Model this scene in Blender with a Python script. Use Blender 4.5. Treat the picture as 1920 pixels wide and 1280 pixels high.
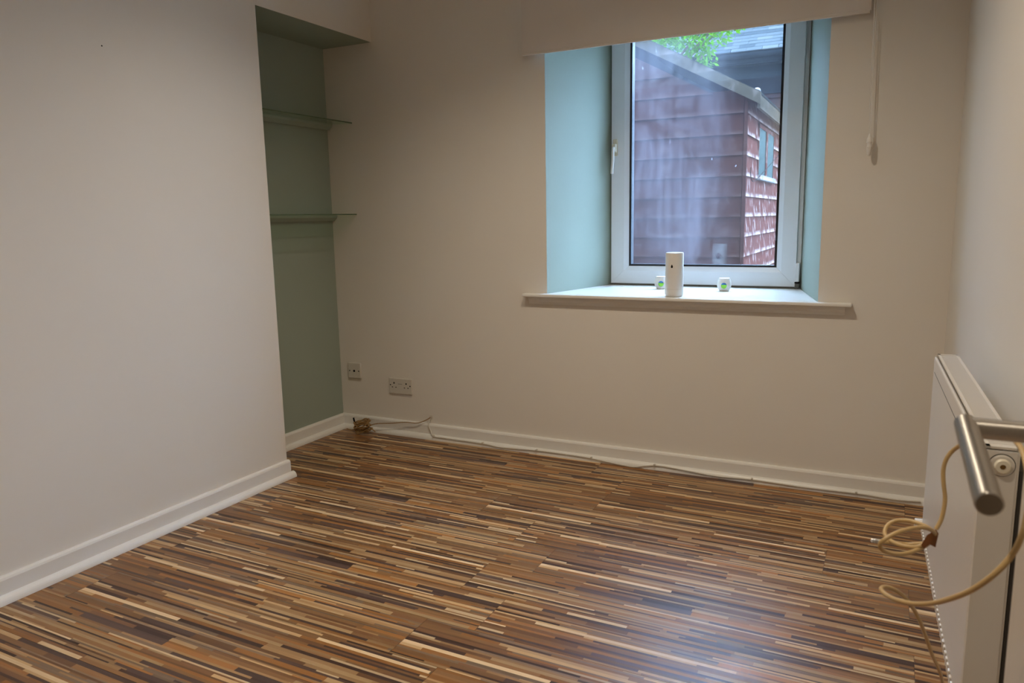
import bpy, math, random
from mathutils import Vector, Matrix
for o in list(bpy.data.objects): bpy.data.objects.remove(o)
random.seed(7)
sc = bpy.context.scene
COL = sc.collection

# ------------------------------------------------------------------ camera, sky, lamps, exposure
def cam_axes(yaw, pit, roll):
    fw = Vector((math.sin(yaw)*math.cos(pit), math.cos(yaw)*math.cos(pit), math.sin(pit)))
    r0 = Vector((math.cos(yaw), -math.sin(yaw), 0)); u0 = r0.cross(fw)
    r = r0*math.cos(roll)+u0*math.sin(roll); u = u0*math.cos(roll)-r0*math.sin(roll)
    return r, u, fw
CAM_H = 1.165
cd = bpy.data.cameras.new('camera'); cam = bpy.data.objects.new('camera', cd); COL.objects.link(cam)
r_, u_, f_ = cam_axes(math.radians(-26.436), math.radians(-9.3636), math.radians(-1.0687))
M = Matrix((r_, u_, -f_)).transposed().to_4x4(); M.translation = Vector((0, 0, CAM_H)); cam.matrix_world = M
cd.sensor_width = 36; cd.lens = 1398.8*36/1920; cd.clip_start = .02; cd.clip_end = 200
cd.dof.use_dof = True; cd.dof.focus_distance = 3.6; cd.dof.aperture_fstop = 9
sc.camera = cam

w = bpy.data.worlds.new('sky'); sc.world = w; w.use_nodes = True
wt = w.node_tree; bg = wt.nodes['Background']; bg.inputs[0].default_value = (.43, .64, 1.0, 1)
# overcast sky: the usual rise of brightness from horizon to zenith
wc = wt.nodes.new('ShaderNodeTexCoord'); wsx = wt.nodes.new('ShaderNodeSeparateXYZ'); wmr = wt.nodes.new('ShaderNodeMapRange')
wmr.inputs[1].default_value = 0; wmr.inputs[2].default_value = 1; wmr.inputs[3].default_value = 9.5; wmr.inputs[4].default_value = 39.0
wt.links.new(wc.outputs['Generated'], wsx.inputs[0]); wt.links.new(wsx.outputs[2], wmr.inputs[0]); wt.links.new(wmr.outputs[0], bg.inputs[1])

def downlight(loc, power, col, cone):
    l = bpy.data.lights.new('downlight', 'SPOT'); l.energy = power; l.color = col; l.shadow_soft_size = .035
    l.spot_size = math.radians(cone); l.spot_blend = 1.0
    o = bpy.data.objects.new('downlight', l); COL.objects.link(o); o.location = loc; return o
WARM = (1.0, .88, .71)
for lx, ly, pw, cone in ((-1.45, 2.05, 25, 132), (-.72, 2.05, 47, 148), (-.60, .30, 46, 136)):
    downlight((lx, ly, 2.47), pw, WARM, cone)

vs = sc.view_settings; vs.view_transform = 'Standard'; vs.look = 'None'; vs.gamma = 1; vs.use_curve_mapping = False
vs.exposure = 0.38

# ------------------------------------------------------------------ helpers
def ext(c, k=.5): return tuple(x*k**(1/2.2) for x in c)
def lin(c):
    return tuple(((x/255)/12.92 if x/255 <= .04045 else ((x/255+.055)/1.055)**2.4) for x in c)+(1,)
class MB:
    def __init__(s): s.v = []; s.f = []; s.m = []; s.c = []
    def quad(s, a, b, c, d, m=0, col=None):
        i = len(s.v); s.v += [tuple(a), tuple(b), tuple(c), tuple(d)]; s.f.append((i, i+1, i+2, i+3)); s.m.append(m); s.c.append(col)
    def poly(s, pts, m=0, col=None):
        i = len(s.v); s.v += [tuple(p) for p in pts]; s.f.append(tuple(range(i, i+len(pts)))); s.m.append(m); s.c.append(col)
    def hexa(s, p, m=0, col=None):      # p: 4 bottom (ccw) + 4 top
        i = len(s.v); s.v += [tuple(q) for q in p]
        for f in ((3, 2, 1, 0), (4, 5, 6, 7), (0, 1, 5, 4), (1, 2, 6, 5), (2, 3, 7, 6), (3, 0, 4, 7)):
            s.f.append(tuple(i+k for k in f)); s.m.append(m); s.c.append(col)
    def box(s, x0, x1, y0, y1, z0, z1, m=0, col=None):
        s.hexa([(x0,y0,z0),(x1,y0,z0),(x1,y1,z0),(x0,y1,z0),(x0,y0,z1),(x1,y0,z1),(x1,y1,z1),(x0,y1,z1)], m, col)
    def obox(s, O, ex, ey, ez, a, b, m=0):  # oriented box: O + ex*[a0,b0] ...
        P = lambda i, j, k: O+ex*(a[0] if i == 0 else b[0])+ey*(a[1] if j == 0 else b[1])+ez*(a[2] if k == 0 else b[2])
        s.hexa([P(0,0,0),P(1,0,0),P(1,1,0),P(0,1,0),P(0,0,1),P(1,0,1),P(1,1,1),P(0,1,1)], m)
    def prism(s, prof, O, ex, ez, d, L, m=0):  # profile (u,v) in ex,ez swept along d for L
        n = len(prof); i = len(s.v)
        for t in (0, L):
            for (u, v) in prof: s.v.append(tuple(O+ex*u+ez*v+d*t))
        for k in range(n):
            s.f.append((i+k, i+(k+1) % n, i+n+(k+1) % n, i+n+k)); s.m.append(m); s.c.append(None)
        s.f.append(tuple(i+k for k in reversed(range(n)))); s.f.append(tuple(i+n+k for k in range(n))); s.m += [m, m]; s.c += [None, None]
    def lathe(s, prof, O=Vector((0,0,0)), ax=Vector((0,0,1)), seg=32, m=0, sx=1, sy=1):
        ax = Vector(ax).normalized(); a = ax.orthogonal().normalized(); b = ax.cross(a); i = len(s.v); n = len(prof)
        for (r, h) in prof:
            for k in range(seg):
                t = 2*math.pi*k/seg; s.v.append(tuple(O+ax*h+a*(r*sx*math.cos(t))+b*(r*sy*math.sin(t))))
        for j in range(n-1):
            for k in range(seg):
                s.f.append((i+j*seg+k, i+j*seg+(k+1) % seg, i+(j+1)*seg+(k+1) % seg, i+(j+1)*seg+k)); s.m.append(m); s.c.append(None)
        for j, rev in ((0, True), (n-1, False)):
            if prof[j][0] > 1e-6:
                q = [i+j*seg+k for k in range(seg)]; s.f.append(tuple(reversed(q) if rev else q)); s.m.append(m); s.c.append(None)
    def tube(s, pts, r, seg=10, m=0, smooth=6):
        P = [Vector(p) for p in pts]
        if smooth and len(P) > 2:
            Q = []
            for k in range(len(P)-1):
                p0 = P[max(k-1, 0)]; p1 = P[k]; p2 = P[k+1]; p3 = P[min(k+2, len(P)-1)]
                for j in range(smooth):
                    t = j/smooth
                    Q.append(.5*((2*p1)+(p2-p0)*t+(2*p0-5*p1+4*p2-p3)*t*t+(3*p1-p0-3*p2+p3)*t**3))
            Q.append(P[-1]); P = Q
        i = len(s.v); prev = None
        for k, p in enumerate(P):
            d = (P[min(k+1, len(P)-1)]-P[max(k-1, 0)]).normalized()
            a = d.orthogonal().normalized() if prev is None else (prev-d*prev.dot(d)).normalized()
            prev = a; b = d.cross(a)
            for q in range(seg):
                t = 2*math.pi*q/seg; s.v.append(tuple(p+a*(r*math.cos(t))+b*(r*math.sin(t))))
        for k in range(len(P)-1):
            for q in range(seg):
                s.f.append((i+k*seg+q, i+k*seg+(q+1) % seg, i+(k+1)*seg+(q+1) % seg, i+(k+1)*seg+q)); s.m.append(m); s.c.append(None)
        s.f.append(tuple(i+q for q in reversed(range(seg)))); s.f.append(tuple(i+(len(P)-1)*seg+q for q in range(seg))); s.m += [m, m]; s.c += [None, None]
    def build(s, name, mats, parent=None, bevel=0, smooth=False, origin=None, colors=False):
        me = bpy.data.meshes.new(name); off = Vector(origin) if origin is not None else Vector((0,0,0))
        me.from_pydata([tuple(Vector(v)-off) for v in s.v], [], s.f)
        for m in (mats if isinstance(mats, (list, tuple)) else [mats]): me.materials.append(m)
        me.polygons.foreach_set('material_index', s.m)
        if smooth: me.polygons.foreach_set('use_smooth', [True]*len(s.f))
        if colors:
            ca = me.color_attributes.new('strip', 'FLOAT_COLOR', 'CORNER'); k = 0
            for p_, c in zip(me.polygons, s.c):
                for _ in p_.loop_indices: ca.data[k].color = c or (.1, .05, .03, 1); k += 1
        me.update()
        o = bpy.data.objects.new(name, me); COL.objects.link(o)
        if parent is not None:
            o.parent = parent; o.location = off-parent_origin(parent)
        else: o.location = off
        if bevel:
            b = o.modifiers.new('bevel', 'BEVEL'); b.width = bevel; b.segments = 2; b.limit_method = 'ANGLE'; b.angle_limit = math.radians(50)
        if smooth: 
            e = o.modifiers.new('split', 'EDGE_SPLIT'); e.split_angle = math.radians(40)
        return o
def parent_origin(p):
    v = p.location.copy()
    while p.parent is not None: p = p.parent; v += p.location
    return v
def thing(name, label, cat, loc=(0,0,0), group=None, kind=None):
    o = bpy.data.objects.new(name, None); COL.objects.link(o); o.location = loc; o.empty_display_size = .05
    return tag(o, label, cat, group, kind)
def tag(o, label=None, cat=None, group=None, kind=None):
    if label: o['label'] = label
    if cat: o['category'] = cat
    if group: o['group'] = group
    if kind: o['kind'] = kind
    return o

# ------------------------------------------------------------------ materials
def mat(name, rgb, rough=.5, metal=0, noise=0, nscale=8, bump=0, bscale=200, spec=.5, detail=4, stretch=None, lo=None):
    m = bpy.data.materials.new(name); m.use_nodes = True; nt = m.node_tree; b = nt.nodes['Principled BSDF']
    c = lin(rgb); b.inputs['Base Color'].default_value = c; b.inputs['Roughness'].default_value = rough
    b.inputs['Metallic'].default_value = metal; b.inputs['Specular IOR Level'].default_value = spec
    tc = nt.nodes.new('ShaderNodeTexCoord'); src = tc.outputs['Object']
    if stretch:
        mp = nt.nodes.new('ShaderNodeMapping'); mp.inputs['Scale'].default_value = stretch; nt.links.new(src, mp.inputs[0]); src = mp.outputs[0]
    if noise:
        n = nt.nodes.new('ShaderNodeTexNoise'); n.inputs['Scale'].default_value = nscale; n.inputs['Detail'].default_value = detail
        nt.links.new(src, n.inputs['Vector'])
        mx = nt.nodes.new('ShaderNodeMix'); mx.data_type = 'RGBA'
        mx.inputs[6].default_value = lin(lo) if lo else tuple(x*(1-noise) for x in c[:3])+(1,); mx.inputs[7].default_value = tuple(min(1, x*(1+noise*.5)) for x in c[:3])+(1,)
        nt.links.new(n.outputs['Fac'], mx.inputs[0]); nt.links.new(mx.outputs[2], b.inputs['Base Color'])
    if bump:
        n2 = nt.nodes.new('ShaderNodeTexNoise'); n2.inputs['Scale'].default_value = bscale; n2.inputs['Detail'].default_value = 3
        nt.links.new(tc.outputs['Object'], n2.inputs['Vector'])
        bp = nt.nodes.new('ShaderNodeBump'); bp.inputs['Strength'].default_value = bump; bp.inputs['Distance'].default_value = .002
        nt.links.new(n2.outputs['Fac'], bp.inputs['Height']); nt.links.new(bp.outputs[0], b.inputs['Normal'])
    return m
WALL = mat('wall_paint', (224, 217, 206), .75, noise=.05, nscale=1.5, bump=.12, bscale=60, spec=.25)
SAGE = mat('sage_paint', (153, 163, 149), .7, noise=.05, nscale=2, bump=.12, bscale=60, spec=.25)
CEIL = mat('ceiling_paint', (232, 228, 220), .8, noise=.03, bump=.1, bscale=50)
GLOSSW = mat('white_gloss_paint', (228, 224, 216), .32, noise=.04, nscale=3)
PVC = mat('white_pvc', (232, 238, 244), .3, noise=.04, nscale=5)
RADW = mat('radiator_enamel', (216, 209, 199), .3, noise=.05, nscale=3, stretch=(1, 1, .15))
PLATE = mat('white_plastic', (206, 199, 186), .35, noise=.03)
CREAMP = mat('cream_plastic', (222, 212, 190), .35, noise=.03)
DARK = mat('dark_hole', (16, 13, 11), .8, noise=.2, spec=.05)
GASK = mat('black_gasket', (18, 22, 30), .5, noise=.2, nscale=30)
DULLGREY = mat('dull_grey', (90, 88, 80), .7, noise=.4, nscale=40)  # dull grey, shared by small fittings and drawn dark lines
STEEL = mat('brushed_steel', (186, 180, 172), .38, metal=1, noise=.12, nscale=60, stretch=(8, .5, 8))
_n = STEEL.node_tree; _b = _n.nodes['Principled BSDF']; _t = _n.nodes.new('ShaderNodeTangent'); _t.direction_type = 'RADIAL'; _t.axis = 'Y'
_b.inputs['Anisotropic'].default_value = .85; _b.inputs['Anisotropic Rotation'].default_value = .25; _n.links.new(_t.outputs[0], _b.inputs['Tangent'])
STEELN = STEEL.copy(); STEELN.name = 'brushed_steel_neck'; STEELN.node_tree.nodes['Tangent'].axis = 'X'
STEELD = mat('steel_end_cap', (150, 140, 128), .35, metal=1, noise=.1, nscale=40)
CABLE = mat('beige_cable', (196, 164, 112), .38, noise=.12, nscale=20)
CABLEB = mat('brown_cable', (150, 116, 70), .5, noise=.25, nscale=30)
CABLEW = mat('white_cable', (205, 198, 184), .4, noise=.06, nscale=20)
TAPE = mat('brown_tape', (134, 80, 34), .4, noise=.35, nscale=60)
BRAID = mat('bare_braid', (205, 205, 205), .35, metal=.6, noise=.4, nscale=400)
BLIND = mat('blind_fabric', (221, 212, 202), .85, noise=.04, nscale=4, bump=.2, bscale=500, spec=.15)
APP = mat('matt_white_plastic', (226, 221, 213), .4, noise=.03)
MOTIF = mat('motif_print', (26, 32, 44), .7, noise=.2, spec=.05)
GREEN = mat('sticker_green', (130, 200, 40), .4, noise=.1)
BLUE = mat('sticker_blue', (60, 120, 190), .4, noise=.1)
DOORP = mat('door_paint', (206, 196, 182), .4, noise=.05, nscale=3)
SHEDR = None
def glass_mat(name, tint, ior=1.5, dirt=False, rough=0.0, gcol=1.0):
    m = bpy.data.materials.new(name); m.use_nodes = True; nt = m.node_tree; nt.nodes.remove(nt.nodes['Principled BSDF'])
    out = nt.nodes['Material Output']; N = nt.nodes.new; L = nt.links.new
    tr = N('ShaderNodeBsdfTransparent'); tr.inputs[0].default_value = tint
    gl = N('ShaderNodeBsdfGlossy'); gl.inputs['Roughness'].default_value = rough; gl.inputs[0].default_value = (gcol, gcol, gcol, 1) if gcol == 1 else (gcol*.8, gcol*1.1, gcol, 1)
    fr = N('ShaderNodeFresnel'); ge = N('ShaderNodeNewGeometry'); ir = N('ShaderNodeMapRange'); ir.inputs[3].default_value = ior; ir.inputs[4].default_value = 1/ior
    L(ge.outputs['Backfacing'], ir.inputs[0]); L(ir.outputs[0], fr.inputs[0])   # same reflectance on both faces of the thin pane
    mx = N('ShaderNodeMixShader'); L(fr.outputs[0], mx.inputs[0]); L(tr.outputs[0], mx.inputs[1]); L(gl.outputs[0], mx.inputs[2])
    last = mx.outputs[0]
    if dirt:
        tc = N('ShaderNodeTexCoord'); sp = N('ShaderNodeSeparateXYZ'); L(tc.outputs['Object'], sp.inputs[0])
        def noise(scale, sx, sz, det=4, rgh=.55, dist=0):
            mp = N('ShaderNodeMapping'); mp.inputs['Scale'].default_value = (sx, 1, sz); L(tc.outputs['Object'], mp.inputs[0])
            n = N('ShaderNodeTexNoise'); n.inputs['Scale'].default_value = scale; n.inputs['Detail'].default_value = det
            n.inputs['Roughness'].default_value = rgh; n.inputs['Distortion'].default_value = dist; L(mp.outputs[0], n.inputs['Vector']); return n.outputs['Fac']
        def rng(v, a, b, c, d):
            r = N('ShaderNodeMapRange'); r.inputs[1].default_value = a; r.inputs[2].default_value = b; r.inputs[3].default_value = c; r.inputs[4].default_value = d
            L(v, r.inputs[0]); return r.outputs[0]
        def op(o, a, b):
            q = N('ShaderNodeMath'); q.operation = o
            for k, x in enumerate((a, b)):
                if isinstance(x, (int, float)): q.inputs[k].default_value = x
                else: L(x, q.inputs[k])
            return q.outputs[0]
        side = rng(sp.outputs[0], -.06, .17, 1, .10)         # object x=0 is the middle of the pane: haze lies on the left two thirds
        blot = rng(noise(3.2, 1, .8, 3, .6, .8), .36, .66, .25, 1)
        streak = rng(noise(14, 1.6, .10, 4), .38, .72, .3, 1)
        haze = op('MULTIPLY', side, op('MULTIPLY', blot, op('ADD', op('MULTIPLY', streak, .6), .4)))
        wet = op('MULTIPLY', rng(sp.outputs[2], -.56, -.515, 1, 0), rng(noise(60, 1, .35, 3), .35, .6, .1, 1))   # condensation at the foot of the pane
        spl = rng(noise(34, 1, .45, 2, .7), .73, .76, 0, .55)
        fac = op('MINIMUM', op('ADD', op('ADD', op('MULTIPLY', haze, .072), op('MULTIPLY', wet, .14)), op('ADD', op('MULTIPLY', spl, .3), .006)), .6)
        tl = N('ShaderNodeBsdfTranslucent'); tl.inputs[0].default_value = (.80, .80, .94, 1)
        df = N('ShaderNodeBsdfDiffuse'); df.inputs[0].default_value = (.8, .8, .8, 1)
        md = N('ShaderNodeMixShader'); md.inputs[0].default_value = .35; L(tl.outputs[0], md.inputs[1]); L(df.outputs[0], md.inputs[2])
        m2 = N('ShaderNodeMixShader'); L(fac, m2.inputs[0]); L(last, m2.inputs[1]); L(md.outputs[0], m2.inputs[2]); last = m2.outputs[0]
    L(last, out.inputs[0]); return m
PANE = glass_mat('window_glass', (.95, .97, .97, 1), 1.55, dirt=True)
CLEAR = glass_mat('clear_glass', (.95, .97, .97, 1), 1.55)
SHEDPANE = glass_mat('shed_glass', (.35, .42, .42, 1), 1.3, rough=.15, gcol=.11)
SHELFG = glass_mat('shelf_glass', (.80, .93, .84, 1), 1.5)
SHELFE = mat('shelf_glass_edge', (92, 112, 88), .15, noise=.15, nscale=12)

# floor laminate: strip colours come from the printed strips of each plank, grain from noise
def floor_mat():
    m = bpy.data.materials.new('striped_laminate'); m.use_nodes = True; nt = m.node_tree; b = nt.nodes['Principled BSDF']; N = nt.nodes.new; L = nt.links.new
    at = N('ShaderNodeVertexColor'); at.layer_name = 'strip'
    tc = N('ShaderNodeTexCoord'); mp = N('ShaderNodeMapping'); mp.inputs['Scale'].default_value = (3, 160, 1); L(tc.outputs['Object'], mp.inputs[0])
    n = N('ShaderNodeTexNoise'); n.inputs['Scale'].default_value = 2.2; n.inputs['Detail'].default_value = 4; L(mp.outputs[0], n.inputs['Vector'])
    r = N('ShaderNodeMapRange'); r.inputs[3].default_value = .72; r.inputs[4].default_value = 1.25; L(n.outputs['Fac'], r.inputs[0])
    v = N('ShaderNodeVectorMath'); v.operation = 'SCALE'; L(at.outputs[0], v.inputs[0]); L(r.outputs[0], v.inputs['Scale'])
    L(v.outputs[0], b.inputs['Base Color'])
    n2 = N('ShaderNodeTexNoise'); n2.inputs['Scale'].default_value = 5; L(tc.outputs['Object'], n2.inputs['Vector'])
    r2 = N('ShaderNodeMapRange'); r2.inputs[3].default_value = .30; r2.inputs[4].default_value = .40; L(n2.outputs['Fac'], r2.inputs[0]); L(r2.outputs[0], b.inputs['Roughness'])
    b.inputs['Specular IOR Level'].default_value = .34
    bp = N('ShaderNodeBump'); bp.inputs['Strength'].default_value = .08; bp.inputs['Distance'].default_value = .001; L(n.outputs['Fac'], bp.inputs['Height']); L(bp.outputs[0], b.inputs['Normal'])
    return m
LAM = floor_mat()

# ------------------------------------------------------------------ room shell
YB = 3.30                                    # back wall face
CH = 2.50                                    # ceiling
TL = math.radians(.6)                        # left wall is .6 degrees out of square
def xl(y): return -2.425+math.tan(TL)*(y-2.51)
def xa(y): return -2.737+math.tan(TL)*(y-2.83)
TR = math.radians(-1.448)
def xr(y): return .235+math.tan(TR)*(y-YB)
YF = .05                                     # front wall (doorway) face
YH = -1.6                                    # end of the hall
AY = 2.51                                    # start of the alcove
AZ = 2.07                                    # alcove soffit
WT = .62                                     # back wall thickness
WX0, WX1, WZ0, WZ1 = -1.446, -.2295, .804, 2.16
FX0, FX1, FY = -1.308, -.352, 3.83           # window frame plane

m = MB(); m.box(-3.1, .9, YH-.1, YB+.02, -.12, -.004)
floor = m.build('floor', mat('screed', (40, 30, 24), .8, noise=.2)); tag(floor, 'floor of narrow multicoloured wood strip laminate', kind='structure')
m = MB(); m.box(-3.1, .9, YH-.1, YB+WT, CH, CH+.1)
tag(m.build('ceiling', CEIL), 'plain painted ceiling above the room', kind='structure')

# back wall: a ring round the window opening, open splayed reveals behind
wb = MB(); x0, x1 = -3.1, .6; Y1 = YB+WT
for a in (0, 1):
    Y = YB if a == 0 else Y1
    ox0, ox1, oz0, oz1 = (WX0, WX1, WZ0-.02, WZ1) if a == 0 else (FX0, FX1, WZ0-.02, 2.16)
    for (p, q, s, t) in ((x0, ox0, -.12, CH), (ox1, x1, -.12, CH), (ox0, ox1, -.12, oz0), (ox0, ox1, oz1, CH)):
        wb.quad((p, Y, s), (q, Y, s), (q, Y, t), (p, Y, t)) if a == 0 else wb.quad((q, Y, s), (p, Y, s), (p, Y, t), (q, Y, t))
wb.quad((WX0, YB, WZ0-.02), (WX1, YB, WZ0-.02), (FX1, Y1, WZ0-.02), (FX0, Y1, WZ0-.02))
wb.quad((x0, YB, -.12), (x0, Y1, -.12), (x0, Y1, CH), (x0, YB, CH)); wb.quad((x1, YB, -.12), (x1, Y1, -.12), (x1, Y1, CH), (x1, YB, CH))
wall_back = wb.build('wall_back', WALL); tag(wall_back, 'cream back wall with the deep window opening', kind='structure')
for (xo, xi) in ((WX0, FX0), (WX1, FX1)):
    m = MB(); m.quad((xo, YB, WZ0-.02), (xi, FY+.03, WZ0-.02), (xi, FY+.03, WZ1), (xo, YB, WZ1)); m.quad((xi, FY+.03, WZ0-.02), (xi, Y1, WZ0-.02), (xi, Y1, WZ1), (xi, FY+.03, WZ1))
    tag(m.build('reveal', SAGE, wall_back), 'sage green splayed window reveal')
m = MB(); m.quad((WX0, YB, WZ1), (FX0, Y1, WZ1), (FX1, Y1, WZ1), (WX1, YB, WZ1)); m.build('reveal', SAGE, wall_back)

# left wall: chimney breast, jamb, lintel over the alcove
wl = MB()
wl.quad((xl(YF-.1), YF-.1, -.02), (xl(AY), AY, -.02), (xl(AY), AY, CH), (xl(YF-.1), YF-.1, CH))
wl.quad((xl(AY), AY, AZ), (xl(YB), YB, AZ), (xl(YB), YB, CH), (xl(AY), AY, CH))
wl.quad((xl(YF-.1)-.5, YF-.1, -.02), (xl(YF-.1)-.5, YB+.1, -.02), (xl(YF-.1)-.5, YB+.1, CH), (xl(YF-.1)-.5, YF-.1, CH))
wall_left = wl.build('wall_left', WALL); tag(wall_left, 'cream left wall with chimney breast beside the alcove', kind='structure')
m = MB(); m.quad((xa(AY), AY, -.02), (xa(YB), YB, -.02), (xa(YB), YB, AZ), (xa(AY), AY, AZ))
tag(m.build('alcove_back', SAGE, wall_left), 'sage green alcove back')
m = MB(); m.quad((xl(AY), AY, AZ), (xl(YB), YB, AZ), (xa(YB), YB, AZ), (xa(AY), AY, AZ)); tag(m.build('alcove_soffit', SAGE, wall_left), 'sage green alcove soffit')
m = MB(); m.quad((xa(AY), AY, -.02), (xl(AY), AY, -.02), (xl(AY), AY, AZ), (xa(AY), AY, AZ)); tag(m.build('alcove_jamb', SAGE, wall_left), 'sage green alcove side')
m = MB(); m.lathe([(.0025, 0), (.0025, .0006)], Vector((xl(1.787)+.0002, 1.787, 1.772)), (1, 0, 0), 12); tag(m.build('nail_hole', DARK, wall_left), 'small dark nail hole')

m = MB(); y0 = YH-.1
m.quad((xr(y0), y0, -.02), (xr(YB), YB, -.02), (xr(YB), YB, CH), (xr(y0), y0, CH)); m.quad((xr(y0)+.15, y0, -.02), (xr(y0)+.15, YB, -.02), (xr(y0)+.15, YB, CH), (xr(y0)+.15, y0, CH))
tag(m.build('wall_right', WALL), 'pale right wall behind the radiator', kind='structure')
m = MB(); DX0, DX1 = -.66, .19                # doorway the camera stands in
m.box(-2.9, DX0, YF-.1, YF, -.003, CH); m.box(DX1, xr(YF)+.01, YF-.1, YF, -.003, CH); m.box(DX0, DX1, YF-.1, YF, 2.02, CH)
tag(m.build('wall_front', WALL), 'cream wall with the doorway behind the viewer', kind='structure')
m = MB(); m.box(-1.4, .6, YH-.1, YH, -.003, CH); m.box(-1.5, -1.4, YH-.1, YF-.1, -.003, CH)
tag(m.build('wall_hall', WALL), 'cream hall wall behind the viewer', kind='structure')

# floor planks: rows square to the floor frame, end joints as in the photograph
FL = math.radians(.688); ex = Vector((math.cos(FL), -math.sin(FL), 0)); ey = Vector((math.sin(FL), math.cos(FL), 0))
# note: strip direction = x turned by -FL so that seams lean with ey
PAL = [((70, 50, 42), 2.3), ((86, 66, 58), 2.0), ((116, 81, 52), 3.2), ((136, 98, 61), 3.6), ((152, 102, 53), 2.2), ((162, 125, 84), 3.0), ((184, 149, 105), 2.0), ((202, 173, 133), 1.1), ((124, 101, 80), 2.0)]
PW, PLEN = .1955, 1.285
pc = [p for p, _ in PAL]; pw = [q for _, q in PAL]
def strip_print(seed):                       # printed pattern of one plank: rows of random width, each cut to random lengths
    rg = random.Random(seed); rows = []; v = 0
    while v < PW-.004:
        h = rg.choice([.005, .006, .007, .008, .009, .010, .012, .014, .017]); h = min(h, PW-v)
        if PW-v-h < .004: h = PW-v
        u = -rg.random()*.3; segs = []; last = None
        while u < PLEN:
            l = rg.uniform(.12, .58) if rg.random() < .85 else rg.uniform(.06, .16)
            c = rg.choices(pc, pw)[0]
            while c == last: c = rg.choices(pc, pw)[0]
            last = c; k = rg.uniform(.88, 1.12); segs.append((u, u+l, tuple(min(255, x*k) for x in c))); u += l
        rows.append((v, v+h, segs)); v += h
    return rows
PRINTS = [strip_print(11), strip_print(23), strip_print(37)]
ROW0 = 2.291                                 # boundary between the rows whose joints are at -1.185 and -1.015
JOINT = {2: -1.025, 1: -.150, 0: -1.185, -1: -1.015, -2: -1.177, -3: -1.012, -4: -1.170, -5: -1.012}
def clip_x(v):                               # usable span of a row, inside the skirtings
    return (-2.715 if v > 2.50 else -2.405, xr(v)+.0)
for r in range(-14, 6):
    v0 = ROW0+PW*r; v1 = min(v0+PW, YB-.004)
    j = JOINT.get(r, -1.19 if r % 2 == 0 else -1.02)
    k = math.floor((-2.8-j)/PLEN)
    while j+k*PLEN < .45:
        us = j+k*PLEN; k += 1
        pr = PRINTS[(r*2+k) % 3]
        m = MB(); c0, c1 = clip_x(v0+.1)
        a, b = max(us, c0-.02), min(us+PLEN, c1+.02)
        if v0 < 2.5 < v1: a = max(us, -2.725)
        if b-a < .01: continue
        g = .0004; zt = 0.0
        for (s, t, segs) in pr:
            s2, t2 = max(v0+s, v0+g), min(v0+t, v1-g)
            if t2 <= s2: continue
            for (p, q, c) in segs:
                p2, q2 = max(us+p, a+g), min(us+q, b-g)
                if q2 <= p2: continue
                col = lin(c)
                m.quad(ex*p2+ey*s2, ex*q2+ey*s2, ex*q2+ey*t2, ex*p2+ey*t2, 0, col)
        for (A, B) in (((a+g, v0+g), (b-g, v0+g)), ((b-g, v0+g), (b-g, v1-g)), ((b-g, v1-g), (a+g, v1-g)), ((a+g, v1-g), (a+g, v0+g))):
            P, Q = ex*A[0]+ey*A[1], ex*B[0]+ey*B[1]; dn = Vector((0, 0, -.004)); m.quad(P+dn, Q+dn, Q, P)
        m.build('plank', LAM, floor, colors=True)

# skirtings: board with rounded top, quarter-round trim at its foot
def skirting(name, trim, A, B, nrm, lab):    # A->B along the wall foot, nrm into the room
    d = (B-A); L = d.length; d.normalize(); Z = Vector((0, 0, 1))
    prof = [(0, 0), (.018, 0), (.018, .072), (.015, .079), (.009, .082), (0, .082)]
    m = MB(); m.prism(prof, A, nrm, Z, d, L); tag(m.build(name, GLOSSW), lab, kind='structure')
    q = [(.018, .0005)]+[(.018+.022*math.cos(t)**.8, .026*math.sin(t)+.0005) for t in [i*math.pi/12 for i in range(6)]]+[(.018, .027)]
    m = MB(); m.prism(q, A, nrm, Z, d, L+(.012 if 'left' in name else 0)); tag(m.build(trim, GLOSSW), 'quarter-round bead along the foot of '+lab, kind='structure')
V = Vector
skirting('baseboard_back', 'trim_1', V((xa(YB)+.001, YB, 0)), V((xr(YB), YB, 0)), V((0, -1, 0)), 'white skirting board on the back wall')
skirting('baseboard_left', 'trim_2', V((xl(YF), YF, 0)), V((xl(AY), AY+.004, 0)), V((1, 0, 0)), 'white skirting board on the chimney breast')
skirting('baseboard_alcove', 'trim_3', V((xa(AY), AY, 0)), V((xa(YB), YB-.018, 0)), V((1, 0, 0)), 'white skirting board in the alcove')

# ------------------------------------------------------------------ window
win = thing('window_1', 'white plastic casement window in the deep reveal', None, (-.83, FY, WZ0), kind='structure')
m = MB()                                      # outer frame
fz0, fz1 = WZ0-.002, 2.15
def ring(m, x0, x1, z0, z1, wx, wz, y0, y1):
    for (a, b, c, d, e, f, g, h) in (
        (x0, z0, x1, z0, x1-wx, z0+wz, x0+wx, z0+wz), (x1, z0, x1, z1, x1-wx, z1-wz, x1-wx, z0+wz),
        (x1, z1, x0, z1, x0+wx, z1-wz, x1-wx, z1-wz), (x0, z1, x0, z0, x0+wx, z0+wz, x0+wx, z1-wz)):
        m.hexa([(a, y0, b), (c, y0, d), (e, y0, f), (g, y0, h), (a, y1, b), (c, y1, d), (e, y1, f), (g, y1, h)])
ring(m, FX0, FX1, fz0, fz1, .045, .045, FY+.022, FY+.075); m.build('frame', PVC, win, bevel=.002)
SX0, SX1, SZ0, SZ1 = FX0+.006, FX1-.020, fz0+.012, fz1-.015
GX0, GX1, GZ0, GZ1 = -1.208, -.462, .905, 2.06
m = MB()                                      # sash: four mitred members with open mitre joints, each a quad face plus glazing bead slope
y = FY
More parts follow.
